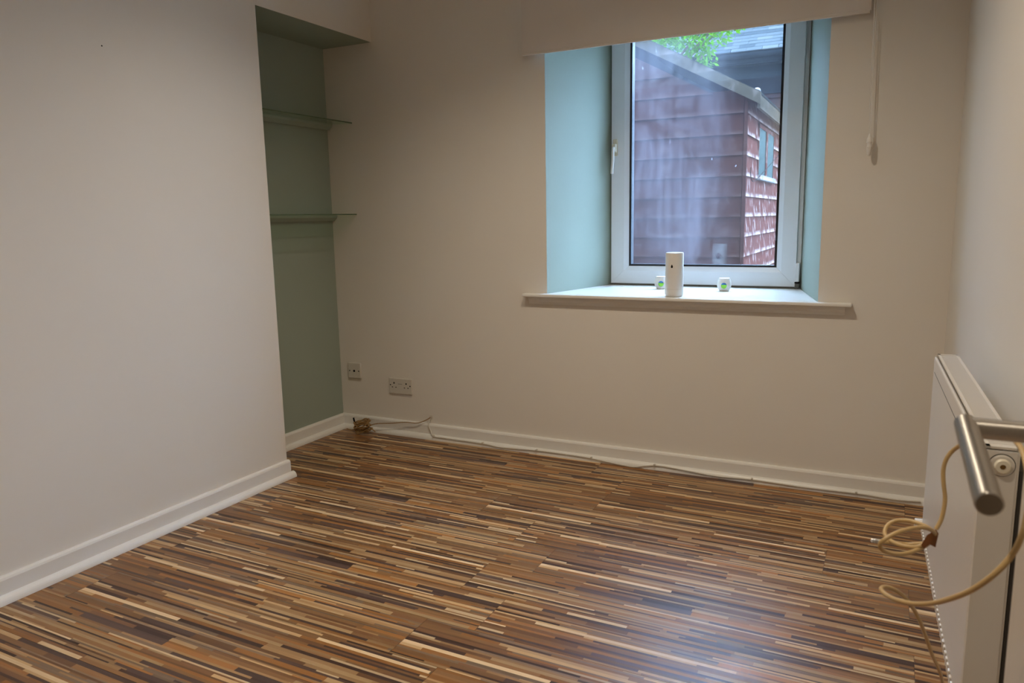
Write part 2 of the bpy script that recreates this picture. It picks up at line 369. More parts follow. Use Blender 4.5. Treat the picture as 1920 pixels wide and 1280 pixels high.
def member(P, Q, p, q):                       # outer edge P-Q, inner edge p-q (x,z)
    mm = MB()
    def at(a, b, t): return (a[0]+(b[0]-a[0])*t, a[1]+(b[1]-a[1])*t)
    P2, Q2 = at(P, p, .74), at(Q, q, .74)
    a = [(P[0], y, P[1]), (Q[0], y, Q[1]), (Q2[0], y, Q2[1]), (P2[0], y, P2[1])]
    b = [(p_[0], y+.055, p_[2]) for p_ in a]
    mm.hexa(a+b)
    c = [(P2[0], y, P2[1]), (Q2[0], y, Q2[1]), (q[0], y+.012, q[1]), (p[0], y+.012, p[1])]
    d = [(p_[0], y+.055, p_[2]) for p_ in c]
    mm.hexa(c+d); return mm
e = .0006
O = [(SX0, SZ0), (SX1, SZ0), (SX1, SZ1), (SX0, SZ1)]; I = [(GX0, GZ0), (GX1, GZ0), (GX1, GZ1), (GX0, GZ1)]
dirs = [(1, 0), (0, 1), (-1, 0), (0, -1)]
for k in range(4):
    k2 = (k+1) % 4; dx, dz = dirs[k]
    sh = lambda p_, s: (p_[0]+dx*e*s, p_[1]+dz*e*s)
    member(sh(O[k], 1), sh(O[k2], -1), sh(I[k], 1), sh(I[k2], -1)).build('sash_rail' if k % 2 == 0 else 'sash_stile', PVC, win)
m = MB(); ring(m, GX0-.002, GX1+.002, GZ0-.002, GZ1+.002, .013, .012, FY+.0125, FY+.056); m.build('gasket', GASK, win)
gc = Vector(((GX0+GX1)/2, FY+.024, 1.42))
m = MB(); m.box(GX0+.003, GX1-.003, FY+.022, FY+.026, GZ0+.003, GZ1-.003); tag(m.build('pane', PANE, win, origin=gc), 'hazy dirty glass with condensation')
m = MB(); m.box(GX0+.003, GX1-.003, FY+.040, FY+.044, GZ0+.003, GZ1-.003); m.build('pane', CLEAR, win)
m = MB(); m.box(FX0, FX1-.02, FY-.001, FY+.03, WZ0-.001, WZ0+.0095); m.build('sash_gap_shade', DULLGREY, win)  # dark strip standing for the shaded gap under the sash
# handle
hp = MB(); hx = -1.280; hp.box(hx-.013, hx+.013, FY-.010, FY, 1.475, 1.560); h = hp.build('window_handle', CREAMP, win, bevel=.004)
m = MB(); m.box(hx-.011, hx+.011, FY-.034, FY-.010, 1.492, 1.535); m.build('hub', CREAMP, h, bevel=.004)
m = MB(); m.tube([(hx, FY-.032, 1.515), (hx+.001, FY-.046, 1.500), (hx, FY-.046, 1.45), (hx-.004, FY-.044, 1.41), (hx-.006, FY-.040, 1.385)], .0075, 10); m.build('lever', APP, h, smooth=True)
m = MB(); m.lathe([(.005, 0), (.005, .0015)], Vector((hx-.003, FY-.0355, 1.505)), (0, 1, 0), 12); m.build('lock_barrel', DARK, h)
# hinge side
m = MB(); m.box(FX1-.019, FX1-.003, FY-.012, FY+.02, WZ0+.034, WZ0+.125); m.build('hinge_cover', PVC, win, bevel=.003)
m = MB(); m.box(FX1-.021, FX1-.001, FY-.014, FY+.02, WZ0+.004, WZ0+.026); hb = m.build('hinge', DULLGREY, win, bevel=.002)
m = MB(); m.box(FX1-.022, FX1-.001, FY-.016, FY+.018, WZ0+.0275, WZ0+.033); m.build('hinge_pin', DARK, hb)

# sill board with nosing and small cove under it
SB = MB(); e0, e1 = -1.562, -.100
SB.box(e0, e1, YB-.042, YB+.0, WZ0-.016, WZ0); SB.hexa([(WX0, YB, WZ0-.016), (WX1, YB, WZ0-.016), (FX1, FY+.03, WZ0-.016), (FX0, FY+.03, WZ0-.016), (WX0, YB, WZ0), (WX1, YB, WZ0), (FX1, FY+.03, WZ0), (FX0, FY+.03, WZ0)])
sill = SB.build('window_sill', GLOSSW); tag(sill, 'white painted window sill board with rounded nosing', kind='structure')
sill.name = 'trim_4'
bv = sill.modifiers.new('bevel', 'BEVEL'); bv.width = .005; bv.segments = 3; bv.limit_method = 'ANGLE'
m = MB(); prof = [(0, 0), (.012, 0), (.014, .012), (.020, .022), (.022, .036), (0, .036)]
m.prism([(u, v) for u, v in prof], V((e0+.025, YB, WZ0-.052)), V((0, -1, 0)), V((0, 0, 1)), V((1, 0, 0)), e1-e0-.05)
mm = m.build('apron_moulding', GLOSSW, sill)

# roller blind
bl = thing('roller_blind', 'cream roller blind drawn part way down over the window', 'blind', (-.83, YB-.034, 1.903))
m = MB(); bx0, bx1, by = -1.545, -.090, YB-.036
m.box(bx0, bx1, by, by+.0012, 1.912, 2.37); m.build('fabric', BLIND, bl)
m = MB(); m.box(bx0+.004, bx1-.004, by-.004, by+.0055, 1.902, 1.913); m.build('hem_bar', BLIND, bl, bevel=.002)
m = MB(); m.lathe([(.024, 0), (.024, bx1-bx0)], V((bx0, by+.006, 2.39)), (1, 0, 0), 24); m.build('roller', BLIND, bl, smooth=True)
for x in (bx0-.006, bx1+.003):
    m = MB(); m.box(x, x+.003, YB-.065, YB-.0005, 2.35, 2.43); m.build('bracket', PLATE, bl)
m = MB()
cx = bx1+.014
for dx in (-.0035, .0035):
    m.tube([(cx+dx, by, 2.38), (cx+dx, by, 1.9), (cx+dx*.8+.004, by, 1.46), (cx+.006, by, 1.455)], .0015, 6, smooth=4)
m.build('bead_chain', APP, bl, smooth=True)
m = MB(); m.lathe([(.003, 0), (.0075, .006), (.010, .026), (.011, .034), (.0085, .037), (.0085, .048), (.011, .051), (.010, .064), (.004, .078), (.0015, .085)], V((cx+.006, by, 1.378)), (0, 0, 1), 16); m.build('chain_weight', APP, bl, smooth=True)

# ------------------------------------------------------------------ alcove glass shelves
for i, (zf, lab) in enumerate(((1.676, 'upper glass shelf in the sage green alcove'), (1.199, 'lower glass shelf in the sage green alcove'))):
    t = thing('glass_shelf', lab, 'shelf', (-2.65, 2.9, zf), group='glass shelves in the alcove')
    ya, yb = AY+.003, YB-.002
    xf = lambda y: -2.563+math.tan(TL)*(y-YB)
    zb = zf+(.006 if i == 0 else 0)
    m = MB(); m.hexa([(xa(ya)+.003, ya, zb), (xf(ya)-.0015, ya, zf), (xf(yb)-.0015, yb, zf), (xa(yb)+.003, yb, zb), (xa(ya)+.003, ya, zb+.006), (xf(ya)-.0015, ya, zf+.006), (xf(yb)-.0015, yb, zf+.006), (xa(yb)+.003, yb, zb+.006)])
    gp = m.build('glass_plate', SHELFG, t)
    m = MB(); m.hexa([(xf(ya)-.0014, ya, zf), (xf(ya), ya, zf), (xf(yb), yb, zf), (xf(yb)-.0014, yb, zf), (xf(ya)-.0014, ya, zf+.006), (xf(ya), ya, zf+.006), (xf(yb), yb, zf+.006), (xf(yb)-.0014, yb, zf+.006)])
    tag(m.build('front_edge', SHELFE, t), 'dark green glass edge')
    m = MB(); prof = [(0, -.030), (.016, -.030), (.034, -.012), (.036, -.0005), (0, -.0005)]
    m.prism(prof, V((xa(ya)+.001, ya, zb)), V((1, 0, 0)), V((0, 0, 1)), V((math.sin(TL), math.cos(TL), 0)), yb-ya)
    tag(m.build('support_rail', SAGE, t), 'sage painted support rail')

# ------------------------------------------------------------------ sockets
def hole(m, x, y, z, w_, h_): m.box(x-w_/2, x+w_/2, y-.0008, y, z-h_/2, z+h_/2)
t = thing('wall_socket', 'double electric socket low on the back wall', 'socket', (-2.321, YB, .272))
m = MB(); m.box(-2.396, -2.248, YB-.010, YB-.0003, .229, .315); pl = m.build('face_plate', PLATE, t, bevel=.003)
yy = YB-.010
for sx in (-2.362, -2.283):
    for (a, b, c, d) in ((-.0035, .0035, .284, .293), (-.015, -.008, .263, .2675), (.008, .015, .263, .2675)):
        m = MB(); m.box(sx+a, sx+b, yy-.0006, yy+.001, c, d); m.build('pin_hole', DARK, t)
for sx in (-2.386, -2.258):
    m = MB(); m.lathe([(.0038, 0), (.0036, .001)], V((sx, yy+.0002, .277)), (0, -1, 0), 12); m.build('screw', DARK, t)
m = MB(); m.box(-2.336, -2.310, yy-.0006, yy+.001, .2835, .2855); m.build('maker_mark', DULLGREY, t)
t = thing('aerial_socket', 'single television aerial socket near the alcove corner', 'socket', (-2.627, YB, .336))
m = MB(); m.box(-2.672, -2.585, YB-.012, YB-.0003, .294, .381); m.build('face_plate', PLATE, t, bevel=.003)
m = MB(); m.lathe([(.0065, 0), (.0065, .001)], V((-2.629, YB-.0118, .336)), (0, -1, 0), 16); m.build('aerial_hole', DARK, t)
for sx in (-2.660, -2.598):
    m = MB(); m.lathe([(.0035, 0), (.0033, .001)], V((sx, YB-.0118, .336)), (0, -1, 0), 12); m.build('screw', DARK, t)

# ------------------------------------------------------------------ cables along the back wall
t = thing('coiled_cable', 'brown aerial cable coiled against the corner skirting', 'cable', (-2.55, 3.22, 0))
m = MB(); rg = random.Random(3); cc = V((-2.535, 3.215, .045)); pts = []
for k in range(9*9):
    a = 2*math.pi*k/9; lp = k//9; q = lp/8
    R1 = .044+.012*math.sin(lp*2.1); R2 = .020-.014*abs(q-.35)
    pts.append(cc+V((R1*math.cos(a)+.006*math.sin(lp*1.7), .010*math.sin(a+.6)+.006*math.sin(lp), R2*math.sin(a)*.55-.028+.058*q+.010*math.cos(a)+.003*math.sin(k*2.9))))
m.tube(pts, .0034, 8, smooth=3); m.build('coil', CABLEB, t, smooth=True)
m = MB(); m.tube([cc+V((.045, .01, .006)), (-2.45, 3.238, .062), (-2.36, 3.25, .071), (-2.28, 3.262, .082), (-2.21, 3.268, .083), (-2.165, 3.280, .098), (-2.134, 3.290, .117)], .0026, 8); m.build('tail', CABLEB, t, smooth=True)
m = MB(); m.tube([cc+V((-.03, .0, .0)), cc+V((-.055, .005, .016)), cc+V((-.066, .01, .038))], .0045, 8); tag(m.build('plug', DARK, t, smooth=True), 'black plug end')
m = MB(); m.tube([cc+V((-.03, .0, -.02)), cc+V((-.075, .0, -.030)), cc+V((-.115, .008, -.030))], .0030, 8); m.build('loose_end', CABLEB, t, smooth=True)
m = MB(); m.tube([cc+V((.02, -.01, -.022)), cc+V((.07, -.012, -.006)), cc+V((.092, -.006, -.022))], .0030, 8); m.build('loose_end', CABLEB, t, smooth=True)

t = thing('wall_cable', 'thin white cable clipped along the back skirting', 'cable', (-2.13, YB-.03, .1))
BEAD = YB-.0425
wp = [(-2.134, YB-.004, .119), (-2.137, 3.292, .112), (-2.142, 3.280, .078), (-2.125, 3.274, .048), (-2.10, BEAD+.004, .0235), (-2.02, BEAD+.002, .022), (-1.80, BEAD+.001, .020), (-1.70, BEAD, .013), (-1.52, BEAD+.001, .020), (-1.40, BEAD+.002, .021), (-1.23, BEAD+.001, .019), (-1.10, BEAD-.003, .010), (-1.0, BEAD-.004, .0045), (-.955, BEAD, .012), (-.89, BEAD+.003, .023), (-.80, BEAD+.002, .022), (-.62, BEAD, .012), (-.46, BEAD+.001, .017), (-.25, BEAD+.001, .014), (-.04, BEAD+.001, .017), (.10, BEAD, .013), (.19, BEAD+.001, .018)]
m = MB(); m.tube(wp, 0.0030, 7, smooth=5); m.build('flex', CABLEW, t, smooth=True)
for (x, z) in ((-1.80, .020), (-1.495, .020), (-1.205, .018), (-.895, .023), (-.46, .017), (-.045, .017), (-2.10, .0235)):
    m = MB(); m.box(x-.004, x+.004, BEAD-.006, BEAD+.008, z-.001, z+.007); m.box(x-.0025, x+.0025, BEAD-.008, BEAD+.004, z+.0045, z+.009); m.build('cable_clip', CABLEW, t, bevel=.001)
m = MB(); m.box(-2.141, -2.126, YB-.006, YB-.0003, .112, .127); m.build('wall_outlet', PLATE, t, bevel=.0015)

# ------------------------------------------------------------------ things on the sill
ax, ay = -.838, YB+.042
t = thing('air_freshener', 'tall white automatic air freshener standing on the window sill', 'air freshener', (ax, ay, WZ0))
prof = [(.034, 0), (.0375, .003), (.0400, .010), (.0408, .022), (.0408, .05), (.0402, .11), (.0397, .192), (.0385, .1955), (.0365, .1965), (.030, .1955), (.0005, .1955)]
m = MB(); m.lathe(prof, V((ax, ay, WZ0+.0005)), (0, 0, 1), 48); m.build('body', APP, t, smooth=True)
m = MB(); m.lathe([(.0410, 0), (.0411, .0015)], V((ax, ay, WZ0+.034)), (0, 0, 1), 48); m.build('base_seam', PLATE, t, smooth=True)
tc_ = (V((0, 0, 0))-V((ax, ay, 0))).normalized()
m = MB(); left = V((-math.cos(math.radians(26.4)), -math.sin(math.radians(26.4)), 0))
hd = (tc_*.955+left*.30).normalized()
hc = V((ax, ay, WZ0+.1375))+hd*.0398; rt = V((0, 0, 1)).cross(hd)
m.poly([hc+hd*.0013+rt*(x*.0048)+V((0, 0, z*.0075)) for x, z in ((0, 1.1), (.55, .55), (.95, -.15), (.9, -.7), (.45, -1), (-.45, -1), (-.9, -.7), (-.95, -.15), (-.55, .55))])
m.poly([hc-hd*.002+rt*(x*.0048)+V((0, 0, z*.0075)) for x, z in reversed(((0, 1.1), (.55, .55), (.95, -.15), (.9, -.7), (.45, -1), (-.45, -1), (-.9, -.7), (-.95, -.15), (-.55, .55)))])
m.build('spray_nozzle', DARK, t)
# plant emblem printed on the side that faces the window (seen in the glass)
m = MB()
def leaf(bx, bz, ang, L, w_):
    d = V((math.sin(ang), 0, math.cos(ang))); n = V((d.z, 0, -d.x)); B = V((bx, 0, bz))
    P = [B, B+d*L*.5+n*w_, B+d*L, B+d*L*.5-n*w_]
    def wrap(p): return (ax+.0411*math.sin(p.x/.0411), ay+.0411*math.cos(p.x/.0411), WZ0+.112+p.z)
    m.poly([wrap(p) for p in P])
for a, L in ((0, .042), (.45, .036), (-.45, .036), (.85, .034), (-.85, .034), (1.25, .028), (-1.25, .028)): leaf(0, .0, a, L, .0036)
for a, L in ((.6, .014), (-.6, .014)): leaf(0, .022, a, L, .002)
leaf(0, -.012, 0, .016, .0012)
tag(m.build('printed_emblem', MOTIF, t), 'dark printed plant emblem')

def gel(x, y, lab, towards):
    t = thing('gel_freshener', lab, 'air freshener', (x, y, WZ0), group='small round gel fresheners on the sill')
    prof = [(.020, 0), (.0225, .0015), (.026, .008), (.0315, .018), (.0335, .028), (.0325, .040), (.0285, .052), (.026, .0575), (.0255, .0605), (.0235, .0620), (.010, .0618), (.0004, .0618)]
    m = MB(); m.lathe(prof, V((x, y, WZ0+.0005)), (0, 0, 1), 36); m.build('body', APP, t, smooth=True)
    d = (V(towards)-V((x, y, 0))); d.z = 0; d.normalize(); r = V((0, 0, 1)).cross(d); up = V((0, 0, 1)); c = V((x, y, WZ0+.0275))
    def rad(h):
        for (r0, h0), (r1, h1) in zip(prof, prof[1:]):
            if h0 <= h <= h1: return r0+(r1-r0)*(h-h0)/max(h1-h0, 1e-6)
        return .03
    def sp(a, b):                             # wrap a flat mark onto the round side
        q = rad(.0270+b)+.0005; th = a/q; return c+d*(q*math.cos(th))+r*(q*math.sin(th))+up*b
    m = MB(); R = .0140
    for ring_ in range(5):
        for k in range(28):
            t0, t1 = 2*math.pi*k/28, 2*math.pi*(k+1)/28; q0, q1 = R*ring_/5, R*(ring_+1)/5
            mid = (q0+q1)/2*math.sin((t0+t1)/2)
            m.quad(sp(q0*math.cos(t0), q0*math.sin(t0)), sp(q1*math.cos(t0), q1*math.sin(t0)), sp(q1*math.cos(t1), q1*math.sin(t1)), sp(q0*math.cos(t1), q0*math.sin(t1)), 1 if mid > .0045 else 0)
    tag(m.build('sticker', [GREEN, BLUE], t), 'round green and blue sticker')
gel(-.672, 3.640, 'small round white gel freshener standing alone right on the sill', (-.16, 0, 0))
gel(-.985, 3.668, 'small round white gel freshener half hidden behind the tall one', (-.20, 0, 0))

# ------------------------------------------------------------------ radiator on the right wall
rt_ = thing('radiator', 'white panel radiator with top grille on the right wall', 'radiator', (xr(1.9)-.08, 1.9, .25))
dY = V((math.sin(TR), math.cos(TR), 0)); nX = V((-math.cos(TR), math.sin(TR), 0)); Z = V((0, 0, 1))
OR = V((xr(1.45), 1.45, 0)); RL = .915; Zb, Zt = .252, .770
def rb(m, u0, u1, v0, v1, z0, z1): m.obox(OR, nX, dY, Z, (u0, v0, z0), (u1, v1, z1))
m = MB(); rb(m, .105, .113, 0, RL, Zb+.006, Zt-.008); m.build('front_panel', RADW, rt_, bevel=.006)
m = MB(); rb(m, .1131, .1134, .03, RL-.03, Zt-.048, Zt-.046); m.build('panel_crease', DULLGREY, rt_)
m = MB(); rb(m, .014, .055, .004, .095, Zb+.02, Zt-.04); m.build('gap_shade_block', mat('gap_shade', (52, 48, 44), .7, noise=.2), rt_)  # added dark block, deepens the shadow behind the near end
m = MB(); rb(m, .056, .064, 0, RL, Zb+.006, Zt-.008); m.build('rear_panel', RADW, rt_, bevel=.003)
for v in (-.001, RL-.001):
    m = MB(); rb(m, .060, .1118, v-.001, v+.003, Zb+.012, Zt-.0065); m.build('end_panel', RADW, rt_, bevel=.001)
g = MB(); rb(g, .100, .106, 0, RL, Zt-.004, Zt); rb(g, .056, .062, 0, RL, Zt-.004, Zt); rb(g, .056, .106, 0, .014, Zt-.004, Zt); rb(g, .056, .106, RL-.014, RL, Zt-.004, Zt); gr = g.build('top_grille', RADW, rt_)
g = MB(); n = 118
for k in range(n):
    v = .014+(RL-.028)*(k+.5)/n; rb(g, .062, .100, v-.0026, v+.0026, Zt-.004, Zt-.0008)
tag(g.build('grille_bar', RADW, gr), None, kind='stuff')
g = MB()
for k in range(75):
    v = .01+(RL-.02)*k/74; rb(g, .066, .104, v-.0010, v+.0010, Zb+.02, Zt-.03)
tag(g.build('convector_fin', RADW, rt_), None, kind='stuff')
g = MB()
for k in range(40):
    v = .012+(RL-.024)*k/39; rb(g, .100, .1165, v-.0062, v+.0062, Zb-.006, Zb+.012)
tag(g.build('bottom_rib', RADW, rt_, bevel=.002), None, kind='stuff')
pc_ = OR+nX*.082+Z*(Zt-.031)
m = MB(); m.lathe([(.0200, .0), (.0200, .0022)], pc_, -dY, 28); m.build('seal_shadow_ring', DULLGREY, rt_)  # gasket and the shadow around the plug, as one dark ring
m = MB(); m.lathe([(.0185, 0), (.0185, .0045), (.0165, .0065)], pc_, -dY, 28); bp_ = m.build('vent_plug', RADW, rt_, smooth=True)
m = MB(); m.lathe([(.0125, .006), (.0125, .0115), (.0105, .014), (.0045, .0145), (.0045, .011)], pc_, -dY, 24); m.build('vent_cap', CREAMP, bp_, smooth=True)
m = MB(); m.lathe([(.0043, .0110), (.0043, .0125)], pc_, -dY, 12); m.build('vent_hole', mat('old_brass', (140, 108, 62), .4, metal=.7, noise=.2), bp_)
vc = OR+nX*.085+dY*(RL+.012)+Z*(Zb+.012)
m = MB(); m.lathe([(.012, -.03), (.012, .012), (.010, .016)], vc, nX, 20); rv = m.build('valve', PLATE, rt_, smooth=True)
m = MB(); m.lathe([(.0135, .016), (.0135, .044), (.0115, .047)], vc, nX, 20); m.build('valve_cap', APP, rv, smooth=True)
m = MB(); m.tube([vc+nX*-.026, vc+nX*-.045, V((vc.x+.055, vc.y, vc.z-.03)), V((vc.x+.055, vc.y, .003))], .0075, 12, smooth=0); m.build('pipe', RADW, rt_, smooth=True)
for v in (.15, RL-.15):
    m = MB(); rb(m, .002, .0145, v-.02, v+.02, Zb+.06, Zt-.16); m.build('wall_bracket', RADW, rt_)
vn = OR+nX*.085+dY*(-.012)+Z*(Zb+.030)

# ------------------------------------------------------------------ open door with lever handle, cable over it
DXF, DYE = .148, .93
dr = MB(); dr.box(DXF, DXF+.040, .075, DYE, .008, 1.985); door = dr.build('door_1', DOORP, bevel=.006); tag(door, 'cream painted door standing open against the right wall', kind='structure')
hn = bpy.data.objects.new('door_handle', None); COL.objects.link(hn); hn.parent = door; hn['label'] = 'brushed steel lever handle'
P0, P1 = V((.0785, .785, .9665)), V((.0805, .622, .9510))
rr = .0098
m = MB(); d_ = (P1-P0).normalized(); L_ = (P1-P0).length
m.lathe([(rr-.001, -rr), (rr, -rr+.001), (rr, L_-.0012), (rr-.0012, L_)], P0, d_, 40); m.build('lever', STEEL, hn, smooth=True, origin=P0)
m = MB(); m.lathe([(rr-.0013, 0), (rr-.0013, .0003)], P1, d_, 40); m.build('end_cap', STEELD, hn, smooth=True)
m = MB(); m.lathe([(rr*.98, .004), (rr*.98, DXF-P0.x-.001)], P0, (1, 0, 0), 40); m.build('neck', STEELN, hn, smooth=True, origin=P0)
m = MB(); m.lathe([(.026, 0), (.026, .006), (.024, .008)], V((DXF-.0005, P0.y, P0.z)), (-1, 0, 0), 40); m.build('rose', STEELD, hn, smooth=True)

t = thing('hanging_cable', 'beige aerial cable hanging in loops from the door handle', 'cable', (.09, .95, .75))
rc = .0028
kn = V((.085, 1.098, .749))
def pix(px, py, wd): return V((0, 0, CAM_H))+(r_*((px-960)/1398.8)-u_*((py-640)/1398.8)+f_)*wd
main = [pix(*q) for q in ((1755,992,1.0),(1766,970,1.0),(1772,935,1.0),(1769,905,1.0),(1769,878,1.0),(1777,856,.995),(1795,838,.98),(1835,818,.91),(1880,812,.82),(1912,836,.77),(1926,880,.735),(1929,940,.715),(1917,1000,.70),(1896,1042,.70),(1862,1078,.71),(1825,1104,.735),(1785,1121,.77),(1745,1131,.82),(1710,1131,.87),(1678,1123,.92),(1658,1112,.96),(1652,1103,.985),(1662,1100,1.0),(1682,1108,1.01),(1702,1126,1.04),(1720,1154,1.08),(1735,1190,1.13),(1748,1228,1.19),(1762,1258,1.27),(1768,1285,1.33),(1772,1320,1.38))]
m = MB(); m.tube(main, rc, 10, smooth=6); m.build('flex', CABLE, t, smooth=True)
# coil of loops seen beside the tape
loop = [(1752,998,1.0),(1735,986,1.01),(1705,976,1.03),(1680,976,1.05),(1664,985,1.05),(1659,1000,1.04),(1668,1012,1.02),(1690,1022,1.0),(1720,1025,.99),(1745,1012,.99),(1752,998,.985),(1735,989,.97),(1712,990,.96),(1685,997,.95),(1660,1010,.95),(1650,1020,.955),(1655,1031,.96),(1675,1038,.97),(1700,1037,.98),(1725,1028,.99),(1742,1017,1.0),(1725,1019,1.01),(1700,1020,1.02),(1675,1017,1.02),(1650,1015.5,1.02)]
m = MB(); m.tube([pix(*q) for q in loop], rc, 10, smooth=6); m.build('coil', CABLE, t, smooth=True)
m = MB(); A_, B_ = pix(1652, 1015.5, 1.02), pix(1634, 1013, 1.02)
for k in range(3):
    hp_ = []
    for j in range(13):
        q = j/12; d = (B_-A_).normalized(); a = d.orthogonal().normalized(); b = d.cross(a); th = q*9+k*2.094
        hp_.append(A_.lerp(B_, q)+a*(.0016*math.cos(th))+b*(.0016*math.sin(th)))
    m.tube(hp_, .0014, 6, smooth=2)
tag(m.build('stripped_end', BRAID, t, smooth=True), 'twisted silver braid end')
m = MB()
tp = [pix(*q, .985) for q in ((1727, 1021), (1738, 1003), (1755, 992), (1760, 1000), (1754, 1026), (1743, 1020), (1733, 1028))]
tq = [pix(*q, 1.005) for q in ((1727, 1021), (1738, 1003), (1755, 992), (1760, 1000), (1754, 1026), (1743, 1020), (1733, 1028))]
m.poly(list(reversed(tp))); m.poly(tq)
for k in range(7): m.quad(tp[k], tp[(k+1) % 7], tq[(k+1) % 7], tq[k])
tag(m.build('tape', TAPE, t), 'crumpled brown tape')

# ------------------------------------------------------------------ outside: ground, shed, bush, slate-roofed building
GZ = -.05
m = MB(); m.box(-14, 10, YB+WT, 24, GZ-.1, GZ); tag(m.build('ground', mat('paving', (118, 114, 106), .9, noise=.3, nscale=3)), 'grey paved yard behind the house', 'ground', kind='structure')

def shed_mat(name, rgb, white):
    m = bpy.data.materials.new(name); m.use_nodes = True; nt = m.node_tree; b = nt.nodes['Principled BSDF']; N = nt.nodes.new; L = nt.links.new
    tc = N('ShaderNodeTexCoord'); oi = N('ShaderNodeNewGeometry')
    def noise(sc_, sx, sy, sz, det=5):
        mp = N('ShaderNodeMapping'); mp.inputs['Scale'].default_value = (sx, sy, sz); L(oi.outputs['Position'], mp.inputs[0])
        n = N('ShaderNodeTexNoise'); n.inputs['Scale'].default_value = sc_; n.inputs['Detail'].default_value = det; L(mp.outputs[0], n.inputs['Vector']); return n.outputs['Fac']
    c = lin(rgb); mx = N('ShaderNodeMix'); mx.data_type = 'RGBA'; mx.inputs[6].default_value = tuple(x*.7 for x in c[:3])+(1,); mx.inputs[7].default_value = tuple(x*1.35 for x in c[:3])+(1,)
    L(noise(4, 1, 1, 6), mx.inputs[0])
    r = N('ShaderNodeMapRange'); r.inputs[1].default_value = .55; r.inputs[2].default_value = .72; r.inputs[3].default_value = 0; r.inputs[4].default_value = white; L(noise(9, 2.2, 2.2, 1.1, 7), r.inputs[0])
    m2 = N('ShaderNodeMix'); m2.data_type = 'RGBA'; m2.inputs[7].default_value = lin((140, 124, 118)); 
    sp = N('ShaderNodeSeparateXYZ'); L(oi.outputs['Position'], sp.inputs[0])
    ad = N('ShaderNodeMath'); ad.operation = 'ADD'; ad.inputs[1].default_value = .126*20-.897; L(sp.outputs[2], ad.inputs[0])
    mo = N('ShaderNodeMath'); mo.operation = 'MODULO'; mo.inputs[1].default_value = .126; L(ad.outputs[0], mo.inputs[0])
    ed = N('ShaderNodeMapRange'); ed.inputs[1].default_value = .004; ed.inputs[2].default_value = .03; ed.inputs[3].default_value = white*1.5; ed.inputs[4].default_value = 0; L(mo.outputs[0], ed.inputs[0])
    rn = N('ShaderNodeMapRange'); rn.inputs[1].default_value = .35; rn.inputs[2].default_value = .6; L(noise(5, 1.5, 1.5, .5), rn.inputs[0])
    mu = N('ShaderNodeMath'); mu.operation = 'MULTIPLY'; L(ed.outputs[0], mu.inputs[0]); L(rn.outputs[0], mu.inputs[1])
    mxx = N('ShaderNodeMath'); mxx.operation = 'MAXIMUM'; L(mu.outputs[0], mxx.inputs[0]); L(r.outputs[0], mxx.inputs[1]); L(mxx.outputs[0], m2.inputs[0]); L(mx.outputs[2], m2.inputs[6])
    L(m2.outputs[2], b.inputs['Base Color']); b.inputs['Roughness'].default_value = .9; b.inputs['Specular IOR Level'].default_value = 0
    return m
RED = shed_mat('red_shed_paint', ext((106, 62, 54), .36), .6); RED_SHADE = shed_mat('shaded_shed_red', ext((84, 46, 40), .22), .05)  # gable red is darkened with the shade it stands in
WEATH = shed_mat('weathered_board', ext((74, 66, 54), .4), .12); PALEW = shed_mat('pale_flaking_paint', ext((112, 108, 108)), .6)
FELT = mat('roof_felt', ext((44, 46, 44)), .95, spec=0, noise=.35, nscale=12, bump=.3, bscale=60)
shX, shY, shW, shL = -.812, 4.90, 1.90, 2.3
shed = thing('garden_shed', 'weathered red wooden garden shed seen through the window', 'shed', (shX-shW/2, shY, GZ))
eave = 1.885; RS = .54
def roofz(x): return 1.862+RS*min(shX+.10-x, x-(shX-shW-.10))
P = .126; zz = GZ+.02
m = MB(); m.box(shX-shW+.03, shX-.03, shY+.03, shY+shL-.03, GZ+.02, 1.84); m.build('core', RED_SHADE, shed)
k = 0; zb = .897-P*8
while zb < 2.45:                                  # gable boards, each clipped under the roof slope
    z0, z1 = zb, zb+P+.012
    if z0 < 1.80: x_l, x_r, x_l2, x_r2 = shX-shW, shX, shX-shW, shX
    else:
        dx = max(0, (z0-1.80)/RS); dx2 = max(0, (z1-1.80)/RS)
        x_l, x_r, x_l2, x_r2 = shX-shW+dx, shX-dx, shX-shW+dx2, shX-dx2
    if x_r2-x_l2 > .02 and z1 > GZ:
        m = MB(); z0 = max(z0, GZ+.005)
        m.hexa([(x_l, shY-.017, z0), (x_r, shY-.017, z0), (x_r, shY+.03, z0), (x_l, shY+.03, z0), (x_l2, shY-.006, z1), (x_r2, shY-.006, z1), (x_r2, shY+.03, z1), (x_l2, shY+.03, z1)])
        m.build('board', RED_SHADE, shed)
    zb += P
wy0, wy1, wz0, wz1 = 5.40, 6.16, 1.405, 1.765
zb = .897-P*8
while zb < 1.84:                                  # side boards, cut round the little window
    z0, z1 = max(zb, GZ+.005), zb+P+.012
    spans = [(shY-.0, shY+shL)]
    if z1 > wz0+.02 and z0 < wz1: spans = [(shY, wy0), (wy1, shY+shL)]
    for (a, b) in spans:
        m = MB(); m.hexa([(shX+.020, a, z0), (shX+.020, b, z0), (shX-.03, b, z0), (shX-.03, a, z0), (shX+.006, a, z1), (shX+.006, b, z1), (shX-.03, b, z1), (shX-.03, a, z1)])
        m.build('board', RED, shed)
    zb += P
m = MB(); m.box(shX+.004, shX+.024, shY-.024, shY-.002, GZ+.01, 1.84); tag(m.build('corner_post', RED_SHADE, shed), 'narrow dark corner strip')
m = MB()
wx = shX+.0205
m.box(wx-.05, wx, wy0, wy0+.014, wz0, wz1); m.box(wx-.05, wx, wy1-.014, wy1, wz0, wz1); m.box(wx-.05, wx, wy0, wy1, wz1-.025, wz1)
wf = m.build('window_frame', RED, shed)
